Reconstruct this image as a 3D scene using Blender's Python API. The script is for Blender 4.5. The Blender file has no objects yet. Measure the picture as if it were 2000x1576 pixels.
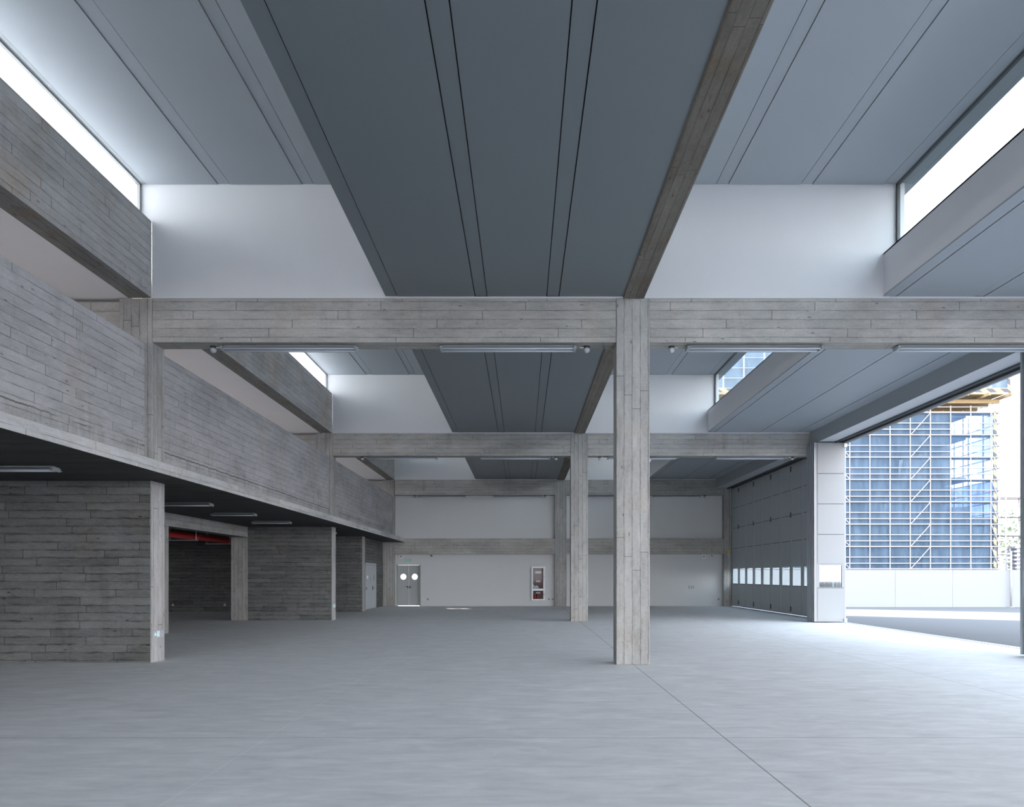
import bpy, bmesh, math, random
from mathutils import Vector, Matrix
R = random.Random(7)
scn = bpy.context.scene
COL = scn.collection

# ------------------------------------------------------------------ node helpers
class NT:
    def __init__(s, mat):
        mat.use_nodes = True
        s.t = mat.node_tree
        s.t.nodes.clear()
    def n(s, typ, **kw):
        nd = s.t.nodes.new(typ)
        for k, v in kw.items():
            setattr(nd, k, v)
        return nd
    def put(s, sock, v):
        if isinstance(v, bpy.types.NodeSocket):
            s.t.links.new(v, sock)
        else:
            sock.default_value = v
    def m(s, op, a, b=None, c=None, clamp=False):
        nd = s.n('ShaderNodeMath', operation=op, use_clamp=clamp)
        s.put(nd.inputs[0], a)
        if b is not None: s.put(nd.inputs[1], b)
        if c is not None: s.put(nd.inputs[2], c)
        return nd.outputs[0]
    def mix(s, f, a, b, blend='MIX'):
        nd = s.n('ShaderNodeMix', data_type='RGBA', blend_type=blend)
        s.put(nd.inputs[0], f)
        s.put(nd.inputs[6], a if isinstance(a, bpy.types.NodeSocket) else (*a, 1) if len(a) == 3 else a)
        s.put(nd.inputs[7], b if isinstance(b, bpy.types.NodeSocket) else (*b, 1) if len(b) == 3 else b)
        return nd.outputs[2]
    def mr(s, v, a, b, c=0.0, d=1.0, smooth=True):
        nd = s.n('ShaderNodeMapRange')
        if smooth: nd.interpolation_type = 'SMOOTHSTEP'
        s.put(nd.inputs[0], v)
        for i, x in enumerate((a, b, c, d)):
            s.put(nd.inputs[1 + i], x)
        return nd.outputs[0]
    def xyz(s, x, y, z):
        nd = s.n('ShaderNodeCombineXYZ')
        s.put(nd.inputs[0], x); s.put(nd.inputs[1], y); s.put(nd.inputs[2], z)
        return nd.outputs[0]
    def noise(s, vec, scale, detail=3, rough=.55, dist=0.0):
        nd = s.n('ShaderNodeTexNoise')
        s.put(nd.inputs['Vector'], vec)
        nd.inputs['Scale'].default_value = scale
        nd.inputs['Detail'].default_value = detail
        nd.inputs['Roughness'].default_value = rough
        nd.inputs['Distortion'].default_value = dist
        return nd.outputs[0]
    def pos(s):
        g = s.n('ShaderNodeNewGeometry')
        sp = s.n('ShaderNodeSeparateXYZ')
        s.t.links.new(g.outputs['Position'], sp.inputs[0])
        nn = s.n('ShaderNodeSeparateXYZ')
        s.t.links.new(g.outputs['True Normal'], nn.inputs[0])
        return g, sp.outputs, nn.outputs
    def out(s, col, rough=.6, bump=None, bstr=.3, bdist=.01, spec=.5, metal=0.0, alpha=None):
        b = s.n('ShaderNodeBsdfPrincipled')
        s.put(b.inputs['Base Color'], col if isinstance(col, bpy.types.NodeSocket) else (*col, 1))
        s.put(b.inputs['Roughness'], rough)
        b.inputs['Specular IOR Level'].default_value = spec
        b.inputs['Metallic'].default_value = metal
        if bump is not None:
            bp = s.n('ShaderNodeBump')
            bp.inputs['Strength'].default_value = bstr
            bp.inputs['Distance'].default_value = bdist
            s.put(bp.inputs['Height'], bump)
            s.t.links.new(bp.outputs[0], b.inputs['Normal'])
        o = s.n('ShaderNodeOutputMaterial')
        s.t.links.new(b.outputs[0], o.inputs[0])
        return b

def newmat(name):
    return bpy.data.materials.new(name)

def plain(name, col, rough=.5, metal=0.0, spec=.5, var=.06, scale=3.0, emit=None):
    m = newmat(name); t = NT(m)
    g, p, n = t.pos()
    f = t.noise(g.outputs['Position'], scale, 3)
    a = tuple(max(0, c * (1 - var)) for c in col); b = tuple(min(1, c * (1 + var)) for c in col)
    bs = t.out(t.mix(f, a, b), rough, spec=spec, metal=metal)
    if emit:
        bs.inputs['Emission Color'].default_value = (*emit[0], 1)
        bs.inputs['Emission Strength'].default_value = emit[1]
    return m

def concrete(name, base, vert=False, along='x', bh=.143, L=2.3, dark=.0, stain=(.30, .27, .23), contrast=.25, seed=0.0, rust=0.0, soff=.8, grit=1.35, crack=False, joint=.13):
    """board-marked concrete; boards horizontal or vertical, soffits boarded along an axis"""
    m = newmat(name); t = NT(m)
    g, p, n = t.pos()
    xy = t.m('ADD', p[0], p[1])
    flat = t.m('GREATER_THAN', t.m('ABSOLUTE', n[2]), .7)
    if vert: u0, v0 = p[2], xy
    else:    u0, v0 = xy, p[2]
    if along == 'x': u1, v1 = p[0], p[1]
    else:            u1, v1 = p[1], p[0]
    inv = t.m('SUBTRACT', 1.0, flat)
    u = t.m('ADD', t.m('MULTIPLY', u0, inv), t.m('MULTIPLY', u1, flat))
    v = t.m('ADD', t.m('MULTIPLY', v0, inv), t.m('MULTIPLY', v1, flat))
    wob = t.m('MULTIPLY', t.m('SUBTRACT', t.noise(t.xyz(t.m('MULTIPLY', u, .5), t.m('MULTIPLY', v, 3.0), seed), 1.0, 1), .5), .02)
    vv = t.m('DIVIDE', t.m('ADD', t.m('ADD', v, wob), 20.0 + seed * .037), bh)
    row = t.m('FLOOR', vv)
    fr = t.m('SUBTRACT', vv, row)
    wn = t.n('ShaderNodeTexWhiteNoise', noise_dimensions='2D'); t.put(wn.inputs['Vector'], t.xyz(row, seed, 0.0))
    uu = t.m('DIVIDE', t.m('ADD', u, t.m('MULTIPLY', wn.outputs[0], 37.0)), L)
    cell = t.m('FLOOR', uu)
    fu = t.m('SUBTRACT', uu, cell)
    wb = t.n('ShaderNodeTexWhiteNoise', noise_dimensions='3D'); t.put(wb.inputs['Vector'], t.xyz(row, cell, seed + 3.3))
    tone = wb.outputs[0]
    lw = .045
    dv = t.m('MINIMUM', fr, t.m('SUBTRACT', 1.0, fr))
    du = t.m('MULTIPLY', t.m('MINIMUM', fu, t.m('SUBTRACT', 1.0, fu)), L / bh)
    brk = t.noise(t.xyz(t.m('MULTIPLY', u, 1.3), row, seed), 1.0, 3, .7)
    lv = t.m('MULTIPLY', t.mr(dv, 0.0, lw, 1.0, 0.0), t.mr(brk, .35, .6))
    lu = t.m('MULTIPLY', t.mr(du, 0.0, lw * 1.3, 1.0, 0.0), .8)
    line = t.m('MAXIMUM', lv, lu)
    P = t.xyz(u, v, seed)
    grain = t.noise(t.xyz(t.m('MULTIPLY', u, 1.6), t.m('MULTIPLY', v, 42.0), t.m('MULTIPLY', tone, 9.0)), 1.0, 5, .65)
    blot = t.noise(t.xyz(t.m('MULTIPLY', u, .6), t.m('MULTIPLY', v, 1.6), seed + 5), 1.3, 5, .6, .4)
    fine = t.noise(P, 22.0, 4, .7)
    vor = t.n('ShaderNodeTexVoronoi'); vor.inputs['Scale'].default_value = 1.0
    t.put(vor.inputs['Vector'], t.xyz(t.m('MULTIPLY', u, 2.2), t.m('MULTIPLY', v, 7.0), seed))
    knot = t.mr(vor.outputs['Distance'], .04, .11, 1.0, 0.0)
    val = t.m('ADD', 1.0, t.m('MULTIPLY', t.m('SUBTRACT', tone, .5), contrast * .8))
    val = t.m('ADD', val, t.m('MULTIPLY', t.m('SUBTRACT', grain, .5), .22 + contrast * .5))
    val = t.m('ADD', val, t.m('MULTIPLY', t.m('SUBTRACT', blot, .5), .85))
    val = t.m('ADD', val, t.m('MULTIPLY', t.m('SUBTRACT', fine, .5), .3 * grit))
    mid = t.noise(t.xyz(t.m('MULTIPLY', u, 3.5), t.m('MULTIPLY', v, 11.0), seed + 40), 1.0, 5, .75, .6)
    val = t.m('ADD', val, t.m('MULTIPLY', t.m('SUBTRACT', mid, .5), .45 * grit))
    jn = t.noise(t.xyz(t.m('MULTIPLY', u, 2.4), t.m('ADD', t.m('MULTIPLY', row, 7.7), t.m('MULTIPLY', fr, 1.5)), seed + 60), 1.0, 4, .7)
    edge = t.m('MULTIPLY', t.mr(dv, .0, .30, 1.0, 0.0), t.mr(jn, .44, .68))
    val = t.m('MULTIPLY', val, t.m('SUBTRACT', 1.0, t.m('MULTIPLY', edge, joint)))
    pit = t.mr(mid, .62, .74)
    val = t.m('MULTIPLY', val, t.m('SUBTRACT', 1.0, t.m('MULTIPLY', pit, .28 * grit)))
    val = t.m('MULTIPLY', val, t.m('SUBTRACT', 1.0, t.m('MULTIPLY', line, min(.9, .55 * grit))))
    val = t.m('MULTIPLY', val, t.m('SUBTRACT', 1.0, t.m('MULTIPLY', knot, .4 * grit)))
    cc = t.n('ShaderNodeCombineColor')
    for i in range(3):
        t.put(cc.inputs[i], t.m('MULTIPLY', val, base[i]))
    col = cc.outputs[0]
    warm = t.mr(t.noise(t.xyz(t.m('MULTIPLY', u, 1.1), t.m('MULTIPLY', v, .5), seed + 9), 1.0, 4, .6), .5, .72)
    col = t.mix(t.m('MULTIPLY', warm, .35 + rust), col, t.mix(1.0, col, (1.0, .86, .72), 'MULTIPLY'))
    if rust:
        rr = t.mr(t.noise(t.xyz(t.m('MULTIPLY', u, 3.0), t.m('MULTIPLY', v, 9.0), seed + 2), 1.0, 4, .7), .56, .70)
        col = t.mix(t.m('MULTIPLY', t.m('MULTIPLY', rr, rust), flat), col, (.16, .085, .05))
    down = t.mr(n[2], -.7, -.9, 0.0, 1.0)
    col = t.mix(down, col, t.mix(1.0, col, (soff, soff, soff * .97), 'MULTIPLY'))  # soff darkens undersides in the colour; the slab's stands in for shade
    drip = t.noise(t.xyz(t.m('MULTIPLY', xy, 2.6), t.m('MULTIPLY', p[2], .35), seed + 20), 1.0, 4, .65)
    dm = t.m('MULTIPLY', t.m('MULTIPLY', t.mr(drip, .52, .70), t.mr(t.noise(t.xyz(t.m('MULTIPLY', xy, .4), t.m('MULTIPLY', p[2], .5), seed + 30), 1.0, 2), .42, .6)), inv)
    col = t.mix(t.m('MULTIPLY', dm, .45), col, t.mix(1.0, col, (.60, .56, .50), 'MULTIPLY'))
    if crack:
        cz = t.m('ADD', 3.93, t.m('MULTIPLY', t.m('SUBTRACT', t.noise(t.xyz(p[1], 0.0, 0.0), 3.5, 5, .7), .5), .10))
        dz = t.m('SUBTRACT', p[2], cz)
        cl = t.m('MULTIPLY', t.mr(t.m('ABSOLUTE', dz), .006, .016, 1.0, 0.0), t.mr(t.noise(t.xyz(p[1], 3.0, 0.0), .6, 2), .40, .52))
        col = t.mix(t.m('MULTIPLY', cl, .75), col, (.06, .055, .05))
        below = t.m('MULTIPLY', t.mr(dz, -.35, -.02, 0.0, 1.0), t.m('LESS_THAN', dz, 0.0))
        stn = t.mr(t.noise(t.xyz(t.m('MULTIPLY', p[1], 9.0), 0.0, t.m('MULTIPLY', p[2], 1.2)), 1.0, 4, .7), .45, .65)
        col = t.mix(t.m('MULTIPLY', t.m('MULTIPLY', below, stn), .35), col, (.22, .20, .17))
        line = t.m('MAXIMUM', line, cl)
    h = t.m('SUBTRACT', t.m('ADD', t.m('MULTIPLY', tone, .35), t.m('MULTIPLY', grain, .25)), t.m('MULTIPLY', line, .9))
    t.out(col, .85, bump=h, bstr=.55, bdist=.012, spec=.25)
    return m

# ------------------------------------------------------------------ materials
M = {}
CB = (.43, .42, .40)
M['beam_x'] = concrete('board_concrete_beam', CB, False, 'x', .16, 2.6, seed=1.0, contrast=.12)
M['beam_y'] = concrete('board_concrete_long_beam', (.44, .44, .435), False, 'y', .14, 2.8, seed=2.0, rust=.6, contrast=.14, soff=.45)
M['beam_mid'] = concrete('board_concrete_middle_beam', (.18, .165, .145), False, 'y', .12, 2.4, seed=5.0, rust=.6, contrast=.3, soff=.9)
M['column'] = concrete('board_concrete_column', (.40, .396, .385), True, 'x', .145, 2.9, seed=3.0, contrast=.16, grit=1.5, joint=.3)
M['parapet'] = concrete('board_concrete_parapet', (.42, .42, .43), False, 'y', .15, 1.9, seed=4.0, contrast=.14, crack=True)
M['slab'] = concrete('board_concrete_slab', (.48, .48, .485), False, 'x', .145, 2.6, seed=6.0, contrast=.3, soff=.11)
M['pier'] = concrete('shaded_board_concrete_wall', (.16, .165, .165), False, 'x', .145, 1.5, seed=7.0, contrast=.42, grit=1.9, joint=.6)  # shade under the mezzanine put into the wall colour
M['pierend'] = concrete('lit_board_concrete_wall_end', (.44, .43, .43), True, 'x', .16, 3.2, seed=8.0, contrast=.08)  # same walls, paler on the end faces: light put into the colour

def floor_mat():
    m = newmat('power_floated_floor'); t = NT(m)
    g, p, n = t.pos()
    big = t.noise(t.xyz(t.m('MULTIPLY', p[0], .35), t.m('MULTIPLY', p[1], .8), 0.0), 1.0, 4, .6, .5)
    sm = t.noise(t.xyz(t.m('MULTIPLY', p[0], 1.6), t.m('MULTIPLY', p[1], 4.5), 2.0), 1.0, 6, .68, .9)
    sw = t.noise(t.xyz(t.m('ADD', p[0], t.m('MULTIPLY', p[1], .5)), t.m('MULTIPLY', p[1], 6.0), 5.0), 1.6, 5, .7, .3)
    fn = t.noise(g.outputs['Position'], 60.0, 2)
    val = t.m('ADD', 1.0, t.m('MULTIPLY', t.m('SUBTRACT', big, .5), .10))
    val = t.m('ADD', val, t.m('MULTIPLY', t.m('SUBTRACT', sm, .5), .62))
    val = t.m('ADD', val, t.m('MULTIPLY', t.m('SUBTRACT', sw, .5), .32))
    val = t.m('ADD', val, t.m('MULTIPLY', t.m('SUBTRACT', fn, .5), .05))
    jl = None
    for src, c, w in ((p[0], 1.99, .007), (p[0], 6.5, .005), (p[1], 7.07, .006), (p[1], 19.2, .006), (p[1], 31.4, .006), (p[0], 10.78, .012)):
        d = t.m('ABSOLUTE', t.m('SUBTRACT', src, c))
        l = t.m('LESS_THAN', d, w)
        jl = l if jl is None else t.m('MAXIMUM', jl, l)
    pale = t.m('LESS_THAN', t.m('ABSOLUTE', t.m('SUBTRACT', p[0], -2.52)), .006)
    val = t.m('MULTIPLY', val, t.m('SUBTRACT', 1.0, t.m('MULTIPLY', jl, .55)))
    val = t.m('MULTIPLY', val, t.m('ADD', 1.0, t.m('MULTIPLY', pale, .12)))
    cc = t.n('ShaderNodeCombineColor')
    for i, b in enumerate((.655, .66, .672)):
        t.put(cc.inputs[i], t.m('MULTIPLY', val, b))
    t.out(cc.outputs[0], t.mr(sm, .3, .7, .66, .82), bump=sm, bstr=.05, bdist=.01, spec=.12)
    return m
M['floor'] = floor_mat()

def plaster(name, col, amt=.05):
    m = newmat(name); t = NT(m)
    g, p, n = t.pos()
    a = t.noise(t.xyz(p[0], p[1], t.m('MULTIPLY', p[2], .4)), 1.1, 4, .6)
    b = t.noise(g.outputs['Position'], 35.0, 3)
    f = t.m('ADD', t.m('MULTIPLY', a, .7), t.m('MULTIPLY', b, .3))
    t.out(t.mix(f, tuple(c * (1 - amt) for c in col), tuple(min(1, c * (1 + amt)) for c in col)), .85, bump=b, bstr=.06, bdist=.005, spec=.2)
    return m
M['plaster'] = plaster('white_plaster', (.69, .69, .705))
M['plaster_far'] = plaster('grey_plaster', (.67, .68, .69), .04)
M['plaster_mezz'] = plaster('mezzanine_plaster', (.80, .80, .81))
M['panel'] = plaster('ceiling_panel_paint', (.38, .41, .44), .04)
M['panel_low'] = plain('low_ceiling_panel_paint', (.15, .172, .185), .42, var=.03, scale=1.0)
M['strip'] = M['panel']
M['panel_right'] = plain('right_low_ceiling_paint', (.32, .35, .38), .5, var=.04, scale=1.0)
M['dark'] = plain('shadow_gap_black', (.02, .022, .024), .8)
M['fascia'] = plain('grey_fascia_metal', (.33, .355, .37), .55, var=.02)
M['lightmetal'] = plain('pale_metal_soffit', (.55, .57, .60), .5, var=.02)
M['track'] = plain('dark_track_steel', (.07, .078, .082), .5, var=.1)
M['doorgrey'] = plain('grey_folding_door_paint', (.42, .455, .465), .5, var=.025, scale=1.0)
M['doorlit'] = plain('folding_door_paint_lit', (.31, .313, .32), .5, var=.02, scale=1.0)  # lit copy of the grey door paint, tone set for daylight on it
M['doorsvc'] = plain('pale_grey_door_paint', (.52, .55, .58), .5, var=.02)
M['doorfar'] = plain('mid_grey_door_paint', (.42, .44, .45), .5, var=.02)
M['alu'] = plain('brushed_aluminium', (.5, .53, .56), .38, metal=.6, var=.05)
M['whitemetal'] = plain('white_enamel', (.88, .88, .90), .35, var=.02)
M['fixture'] = plain('grey_fixture_enamel', (.38, .42, .44), .4, var=.04)
M['tube'] = plain('unlit_fluorescent_tube', (.82, .85, .90), .3, var=.01)
M['black'] = plain('black_plastic', (.03, .03, .03), .5)
M['grille'] = plain('dark_grey_plastic', (.16, .17, .18), .6)
M['plate'] = plain('pale_socket_plastic', (.8, .8, .8), .5)
M['redpipe'] = plain('red_pipe_paint', (.42, .022, .025), .4, var=.1)
M['cabred'] = plain('dark_red_cabinet', (.12, .022, .03), .5, var=.12)
M['hose'] = plain('white_canvas_hose', (.62, .63, .62), .9, var=.1, scale=30)
M['signwhite'] = plain('white_sign', (.7, .74, .72), .5)
M['redink'] = plain('red_lettering', (.6, .04, .05), .6)
M['signgreen'] = plain('green_exit_graphic', (.05, .55, .25), .5, emit=((.15, .85, .45), .35))
M['signpale'] = plain('pale_green_graphic', (.75, .95, .9), .5, emit=((.7, 1.0, .92), .35))
M['signbody'] = plain('grey_sign_body', (.50, .52, .56), .4, metal=.2)
M['yellow'] = plain('yellow_plastic', (.55, .42, .03), .5)
M['asphalt'] = plain('grey_asphalt', (.085, .084, .089), .9, var=.14, scale=14.0, spec=.2)
M['hoard'] = plain('white_hoarding_board', (.225, .225, .23), .6, var=.02, scale=.6)
M['scaf'] = plain('galvanised_scaffold_tube', (.30, .29, .30), .5, metal=.0, var=.08, scale=6)
M['timber'] = plain('yellow_formwork_timber', (.27, .19, .10), .8, var=.2, scale=5)
M['rawconc'] = plain('raw_structural_concrete', (.20, .215, .24), .9, var=.25, scale=.8)
M['brickred'] = plain('dull_brick_infill', (.30, .20, .19), .9, var=.2, scale=2)
M['trunk'] = plain('tree_bark', (.12, .09, .07), .9, var=.2, scale=8)
M['leaf'] = plain('dull_green_foliage', (.11, .135, .085), .8, var=.4, scale=4)
M['roofwhite'] = plain('pale_roof_membrane', (.75, .74, .73), .9)
M['roof'] = plain('roof_membrane', (.30, .31, .32), .9)
M['outwall'] = plain('outside_render', (.5, .5, .49), .9)

def glass_mat(name, tint=(.93, .97, .98), fac=.06):
    m = newmat(name); t = NT(m)
    tr = t.n('ShaderNodeBsdfTransparent'); tr.inputs[0].default_value = (*tint, 1)
    gl = t.n('ShaderNodeBsdfGlossy'); gl.inputs['Roughness'].default_value = .03
    fr = t.n('ShaderNodeFresnel'); fr.inputs[0].default_value = 1.4
    mx = t.n('ShaderNodeMixShader')
    t.t.links.new(t.m('ADD', t.m('MULTIPLY', fr.outputs[0], .3), fac if fac > .1 else 0.0), mx.inputs[0])
    t.t.links.new(tr.outputs[0], mx.inputs[1]); t.t.links.new(gl.outputs[0], mx.inputs[2])
    o = t.n('ShaderNodeOutputMaterial'); t.t.links.new(mx.outputs[0], o.inputs[0])
    return m
M['glass'] = glass_mat('window_glass')
M['glassrefl'] = glass_mat('reflective_door_glass', fac=.11)
M['seam'] = plain('grey_seam_shade', (.14, .145, .15), .7)  # tone of the shadow lines between door panels
M['darkglass'] = plain('dark_door_glass', (.05, .065, .06), .15)

def net_mat(name, col, lo, hi, seed):
    m = newmat(name); t = NT(m)
    g, p, n = t.pos()
    f = t.noise(t.xyz(t.m('MULTIPLY', p[0], .55), p[1], t.m('MULTIPLY', p[2], .28)), 1.0, 4, .6, .6)
    w = t.noise(t.xyz(t.m('MULTIPLY', p[0], 2.2), p[1], t.m('ADD', t.m('MULTIPLY', p[2], .35), seed)), 1.0, 3)
    tr = t.n('ShaderNodeBsdfTransparent'); tr.inputs[0].default_value = (.82, .90, 1, 1)
    df = t.n('ShaderNodeBsdfDiffuse')
    t.put(df.inputs[0], t.mix(t.mr(w, .3, .7), tuple(c * .8 for c in col), tuple(min(1, c * 1.15) for c in col)))
    tl = t.n('ShaderNodeBsdfTranslucent'); t.put(tl.inputs[0], (*col, 1))
    ad = t.n('ShaderNodeMixShader'); ad.inputs[0].default_value = .35
    t.t.links.new(df.outputs[0], ad.inputs[1]); t.t.links.new(tl.outputs[0], ad.inputs[2])
    mx = t.n('ShaderNodeMixShader')
    t.put(mx.inputs[0], t.mr(f, .3, .7, lo, hi))
    t.t.links.new(tr.outputs[0], mx.inputs[1]); t.t.links.new(ad.outputs[0], mx.inputs[2])
    o = t.n('ShaderNodeOutputMaterial'); t.t.links.new(mx.outputs[0], o.inputs[0])
    return m
M['net'] = net_mat('blue_debris_netting', (.12, .168, .23), .64, .92, 0.0)
M['netthin'] = net_mat('thin_blue_netting', (.15, .22, .32), .22, .5, 4.0)
M['netup'] = net_mat('pale_blue_netting', (.13, .17, .215), .62, .85, 7.0)
def striped():
    m = newmat('orange_black_stripes'); t = NT(m)
    g, p, n = t.pos()
    f = t.m('GREATER_THAN', t.m('FRACT', t.m('MULTIPLY', t.m('ADD', p[2], t.m('MULTIPLY', p[0], .8)), 1.1)), .5)
    t.out(t.mix(f, (.06, .06, .07), (.31, .23, .12)), .6)
    return m
M['stripe'] = striped()

# ------------------------------------------------------------------ mesh helpers
def BM(): return bmesh.new()
def box(bm, x0, x1, y0, y1, z0, z1):
    vs = [bm.verts.new((x, y, z)) for z in (z0, z1) for y in (y0, y1) for x in (x0, x1)]
    for f in ((0, 2, 3, 1), (4, 5, 7, 6), (0, 1, 5, 4), (2, 6, 7, 3), (0, 4, 6, 2), (1, 3, 7, 5)):
        bm.faces.new([vs[i] for i in f])
    return bm
def tube(bm, a, b, r, seg=8, r2=None):
    a = Vector(a); b = Vector(b); d = (b - a)
    q = d.to_track_quat('Z', 'Y').to_matrix().to_4x4()
    mat = Matrix.Translation((a + b) / 2) @ q
    bmesh.ops.create_cone(bm, cap_ends=True, segments=seg, radius1=r, radius2=r if r2 is None else r2, depth=d.length, matrix=mat)
    return bm
def prism(bm, pts, axis, a, b):
    """extrude a 2D outline along axis from a to b"""
    def mk(p, c):
        return (c, p[0], p[1]) if axis == 'x' else (p[0], c, p[1]) if axis == 'y' else (p[0], p[1], c)
    A = [bm.verts.new(mk(p, a)) for p in pts]; B = [bm.verts.new(mk(p, b)) for p in pts]
    n = len(pts)
    bm.faces.new(A); bm.faces.new(B[::-1])
    for i in range(n):
        bm.faces.new((A[i], B[i], B[(i + 1) % n], A[(i + 1) % n]))
    return bm
def obj(name, bm, mat, parent=None, smooth=False, bevel=0.0, loc=None):
    bmesh.ops.recalc_face_normals(bm, faces=bm.faces)
    me = bpy.data.meshes.new(name); bm.to_mesh(me); bm.free()
    me.materials.append(M[mat] if isinstance(mat, str) else mat)
    if smooth:
        for p in me.polygons: p.use_smooth = True
    o = bpy.data.objects.new(name, me); COL.objects.link(o)
    if parent is not None: o.parent = parent
    if loc: o.location = loc
    if bevel:
        b = o.modifiers.new('bevel', 'BEVEL'); b.width = bevel; b.segments = 2; b.limit_method = 'ANGLE'
    return o
def tag(o, label, cat, group=None):
    o['label'] = label; o['category'] = cat
    if group: o['group'] = group
    return o
def thing(name, label, cat, loc=(0, 0, 0), group=None):
    o = bpy.data.objects.new(name, None); COL.objects.link(o)
    o.location = loc; o.empty_display_size = .1
    return tag(o, label, cat, group)
def struct(name, bm, mat, parent=None, **k):
    o = obj(name, bm, mat, parent, **k)
    if parent is None: o['kind'] = 'structure'
    return o
def sroot(name):
    o = bpy.data.objects.new(name, None); COL.objects.link(o); o['kind'] = 'structure'
    return o
def dup(root, loc, label, group=None):
    r = root.copy(); COL.objects.link(r); r.location = loc
    r['label'] = label
    if group: r['group'] = group
    for ch in list(root.children):
        c = ch.copy(); COL.objects.link(c); c.parent = r
        for g in ch.children:
            d = g.copy(); COL.objects.link(d); d.parent = c
    return r
def text(name, s, size, mat, parent, loc, rot, depth=.002):
    c = bpy.data.curves.new(name, 'FONT'); c.body = s; c.size = size; c.extrude = depth
    c.align_x = 'CENTER'; c.align_y = 'CENTER'
    tmp = bpy.data.objects.new(name, c); COL.objects.link(tmp)
    dg = bpy.context.evaluated_depsgraph_get()
    me = bpy.data.meshes.new_from_object(tmp.evaluated_get(dg))
    bpy.data.objects.remove(tmp)
    me.materials.clear(); me.materials.append(M[mat])
    o = bpy.data.objects.new(name, me); COL.objects.link(o)
    o.parent = parent; o.location = loc; o.rotation_euler = rot
    return o

# ------------------------------------------------------------------ dimensions
P = 12.2
K = [12.87 - P, 12.87, 12.87 + P, 12.87 + 2 * P]      # crossbeam fronts
BD = .41                                               # beam depth
CD = .46                                               # column depth
ZB, ZT = 5.79, 6.58                                    # crossbeam bottom/top
ZR = 8.62                                              # lantern soffit
YB = -12.0                                             # back of the hall
YF = 37.6                                              # far wall face
bay_name = ['nearest', 'second', 'farthest']

# ---------------- floor, walls
struct('floor', box(BM(), -17.0, 11.0, YB, 38.0, -.9, 0), 'floor')
bm = BM()  # far wall with the double door opening
DX0, DX1, DZ = -6.66, -5.36, 2.18
box(bm, -17.2, DX0, YF, 38.0, 0, 9.0)
box(bm, DX1, 11.0, YF, 38.0, 0, 9.0)
box(bm, DX0, DX1, YF, 38.0, DZ, 9.0)
struct('wall_far', bm, 'plaster_far')
bm = box(BM(), -17.2, -17.0, YB, YF, 0, 4.5); box(bm, -17.2, -17.0, YB, YF, 5.5, 7.0)
for q in range(9): box(bm, -17.2, -17.0, YB + q * 5.5, YB + q * 5.5 + .5, 4.5, 5.5)
struct('wall_left', bm, 'plaster_mezz')
bm = BM(); box(bm, -17.2, -7.5, YB - .3, YB, 0, 7.0); box(bm, -11.0, 11.0, YB - .3, YB, 6.1, 9.0)
struct('wall_back', bm, 'plaster_far')

# lantern end walls over the crossbeams (plaster)
n = 0
for k in (0, 1, 2, 3):
    y0, y1 = (K[k], K[k] + BD) if k < 3 else (K[3], K[3] + .34)
    for x0, x1 in ((-6.66, -2.2), (2.18, 6.86)):
        n += 1
        zb = 6.58
        bm = box(BM(), x0, x1, y0 + .005, y1 - .005, zb, ZR + .03)
        if x0 < 0: box(bm, -7.0, -6.66, y0 + .005, y1 - .005, 7.96, ZR + .03)
        struct('wall_lantern_%d' % n, bm, 'plaster')

# ---------------- concrete columns
def col_obj(x0, x1, y0, y1, z0, z1, label):
    o = obj('concrete_column', box(BM(), x0 - (x0 + x1) / 2, x1 - (x0 + x1) / 2, 0, y1 - y0, 0, z1 - z0), 'column', bevel=.012, loc=((x0 + x1) / 2, y0, z0))
    return tag(o, label, 'column', 'board-marked concrete columns')
ml = ['big free-standing board-marked concrete column in the middle foreground',
      'middle row concrete column, second from the camera, standing clear of the far wall',
      'concrete column of the middle row set against the far wall beside the red hose cabinet']
for k in (1, 2, 3):
    col_obj(1.68, 2.28, K[k], K[k] + (.42 if k < 3 else .32), 0, 6.575, ml[k - 1])
ll = ['nearest upper concrete column rising from the left ledge, at the left end of the nearest crossbeam',
      'upper concrete column on the left ledge, at the left end of the second crossbeam']
for k in (1, 2):
    col_obj(-7.25, -6.66, K[k], K[k] + CD, 3.54, 6.575, ll[k - 1])
col_obj(-7.28, -6.69, K[3], K[3] + .32, 0, 6.575, 'full-height concrete column in the far left corner beside the double door')
rl = ['concrete column on the door side at the right end of the nearest crossbeam, just beyond the folded leaves',
      'concrete column hidden mostly behind the white folded door stack on the right',
      'concrete column in the far right corner where the closed folding doors end']
for k in (1, 2, 3):
    col_obj(10.45, 10.85, K[k], K[k] + (.42 if k < 3 else .32), 0, 6.575, rl[k - 1])

# ---------------- crossbeams
bl = ['nearest', 'second', 'farthest']
def beam(x0, x1, y0, y1, z0, z1, mat, label, group, bev=.012):
    o = obj('concrete_beam', box(BM(), x0, x1, y0, y1, z0, z1), mat, bevel=bev)
    return tag(o, label, 'beam', group)
for k in (1, 2, 3):
    d = BD if k < 3 else .33
    yb = K[k] + d
    beam(-6.66, 1.68, K[k] + .012, yb, ZB, ZT, 'beam_x', '%s high concrete crossbeam, long span left of the middle column' % bl[k - 1], 'high crossbeams')
    beam(2.28, 10.45, K[k] + .012, yb, ZB, ZT, 'beam_x', '%s high concrete crossbeam, span right of the middle column toward the doors' % bl[k - 1], 'high crossbeams')
    beam(-17.0, -7.25 if k < 3 else -7.28, K[k] + .05, yb, ZB, ZT - .04, 'beam_x', 'shaded concrete beam stub above the mezzanine, behind the %s left upper column' % bl[k - 1], 'crossbeam stubs over the mezzanine')
beam(-6.69, 1.68, K[3] + .015, K[3] + .33, 2.72, 3.53, 'beam_x', 'low concrete beam on the far wall above the double door and hose cabinet', 'low beams on the far wall')
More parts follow.
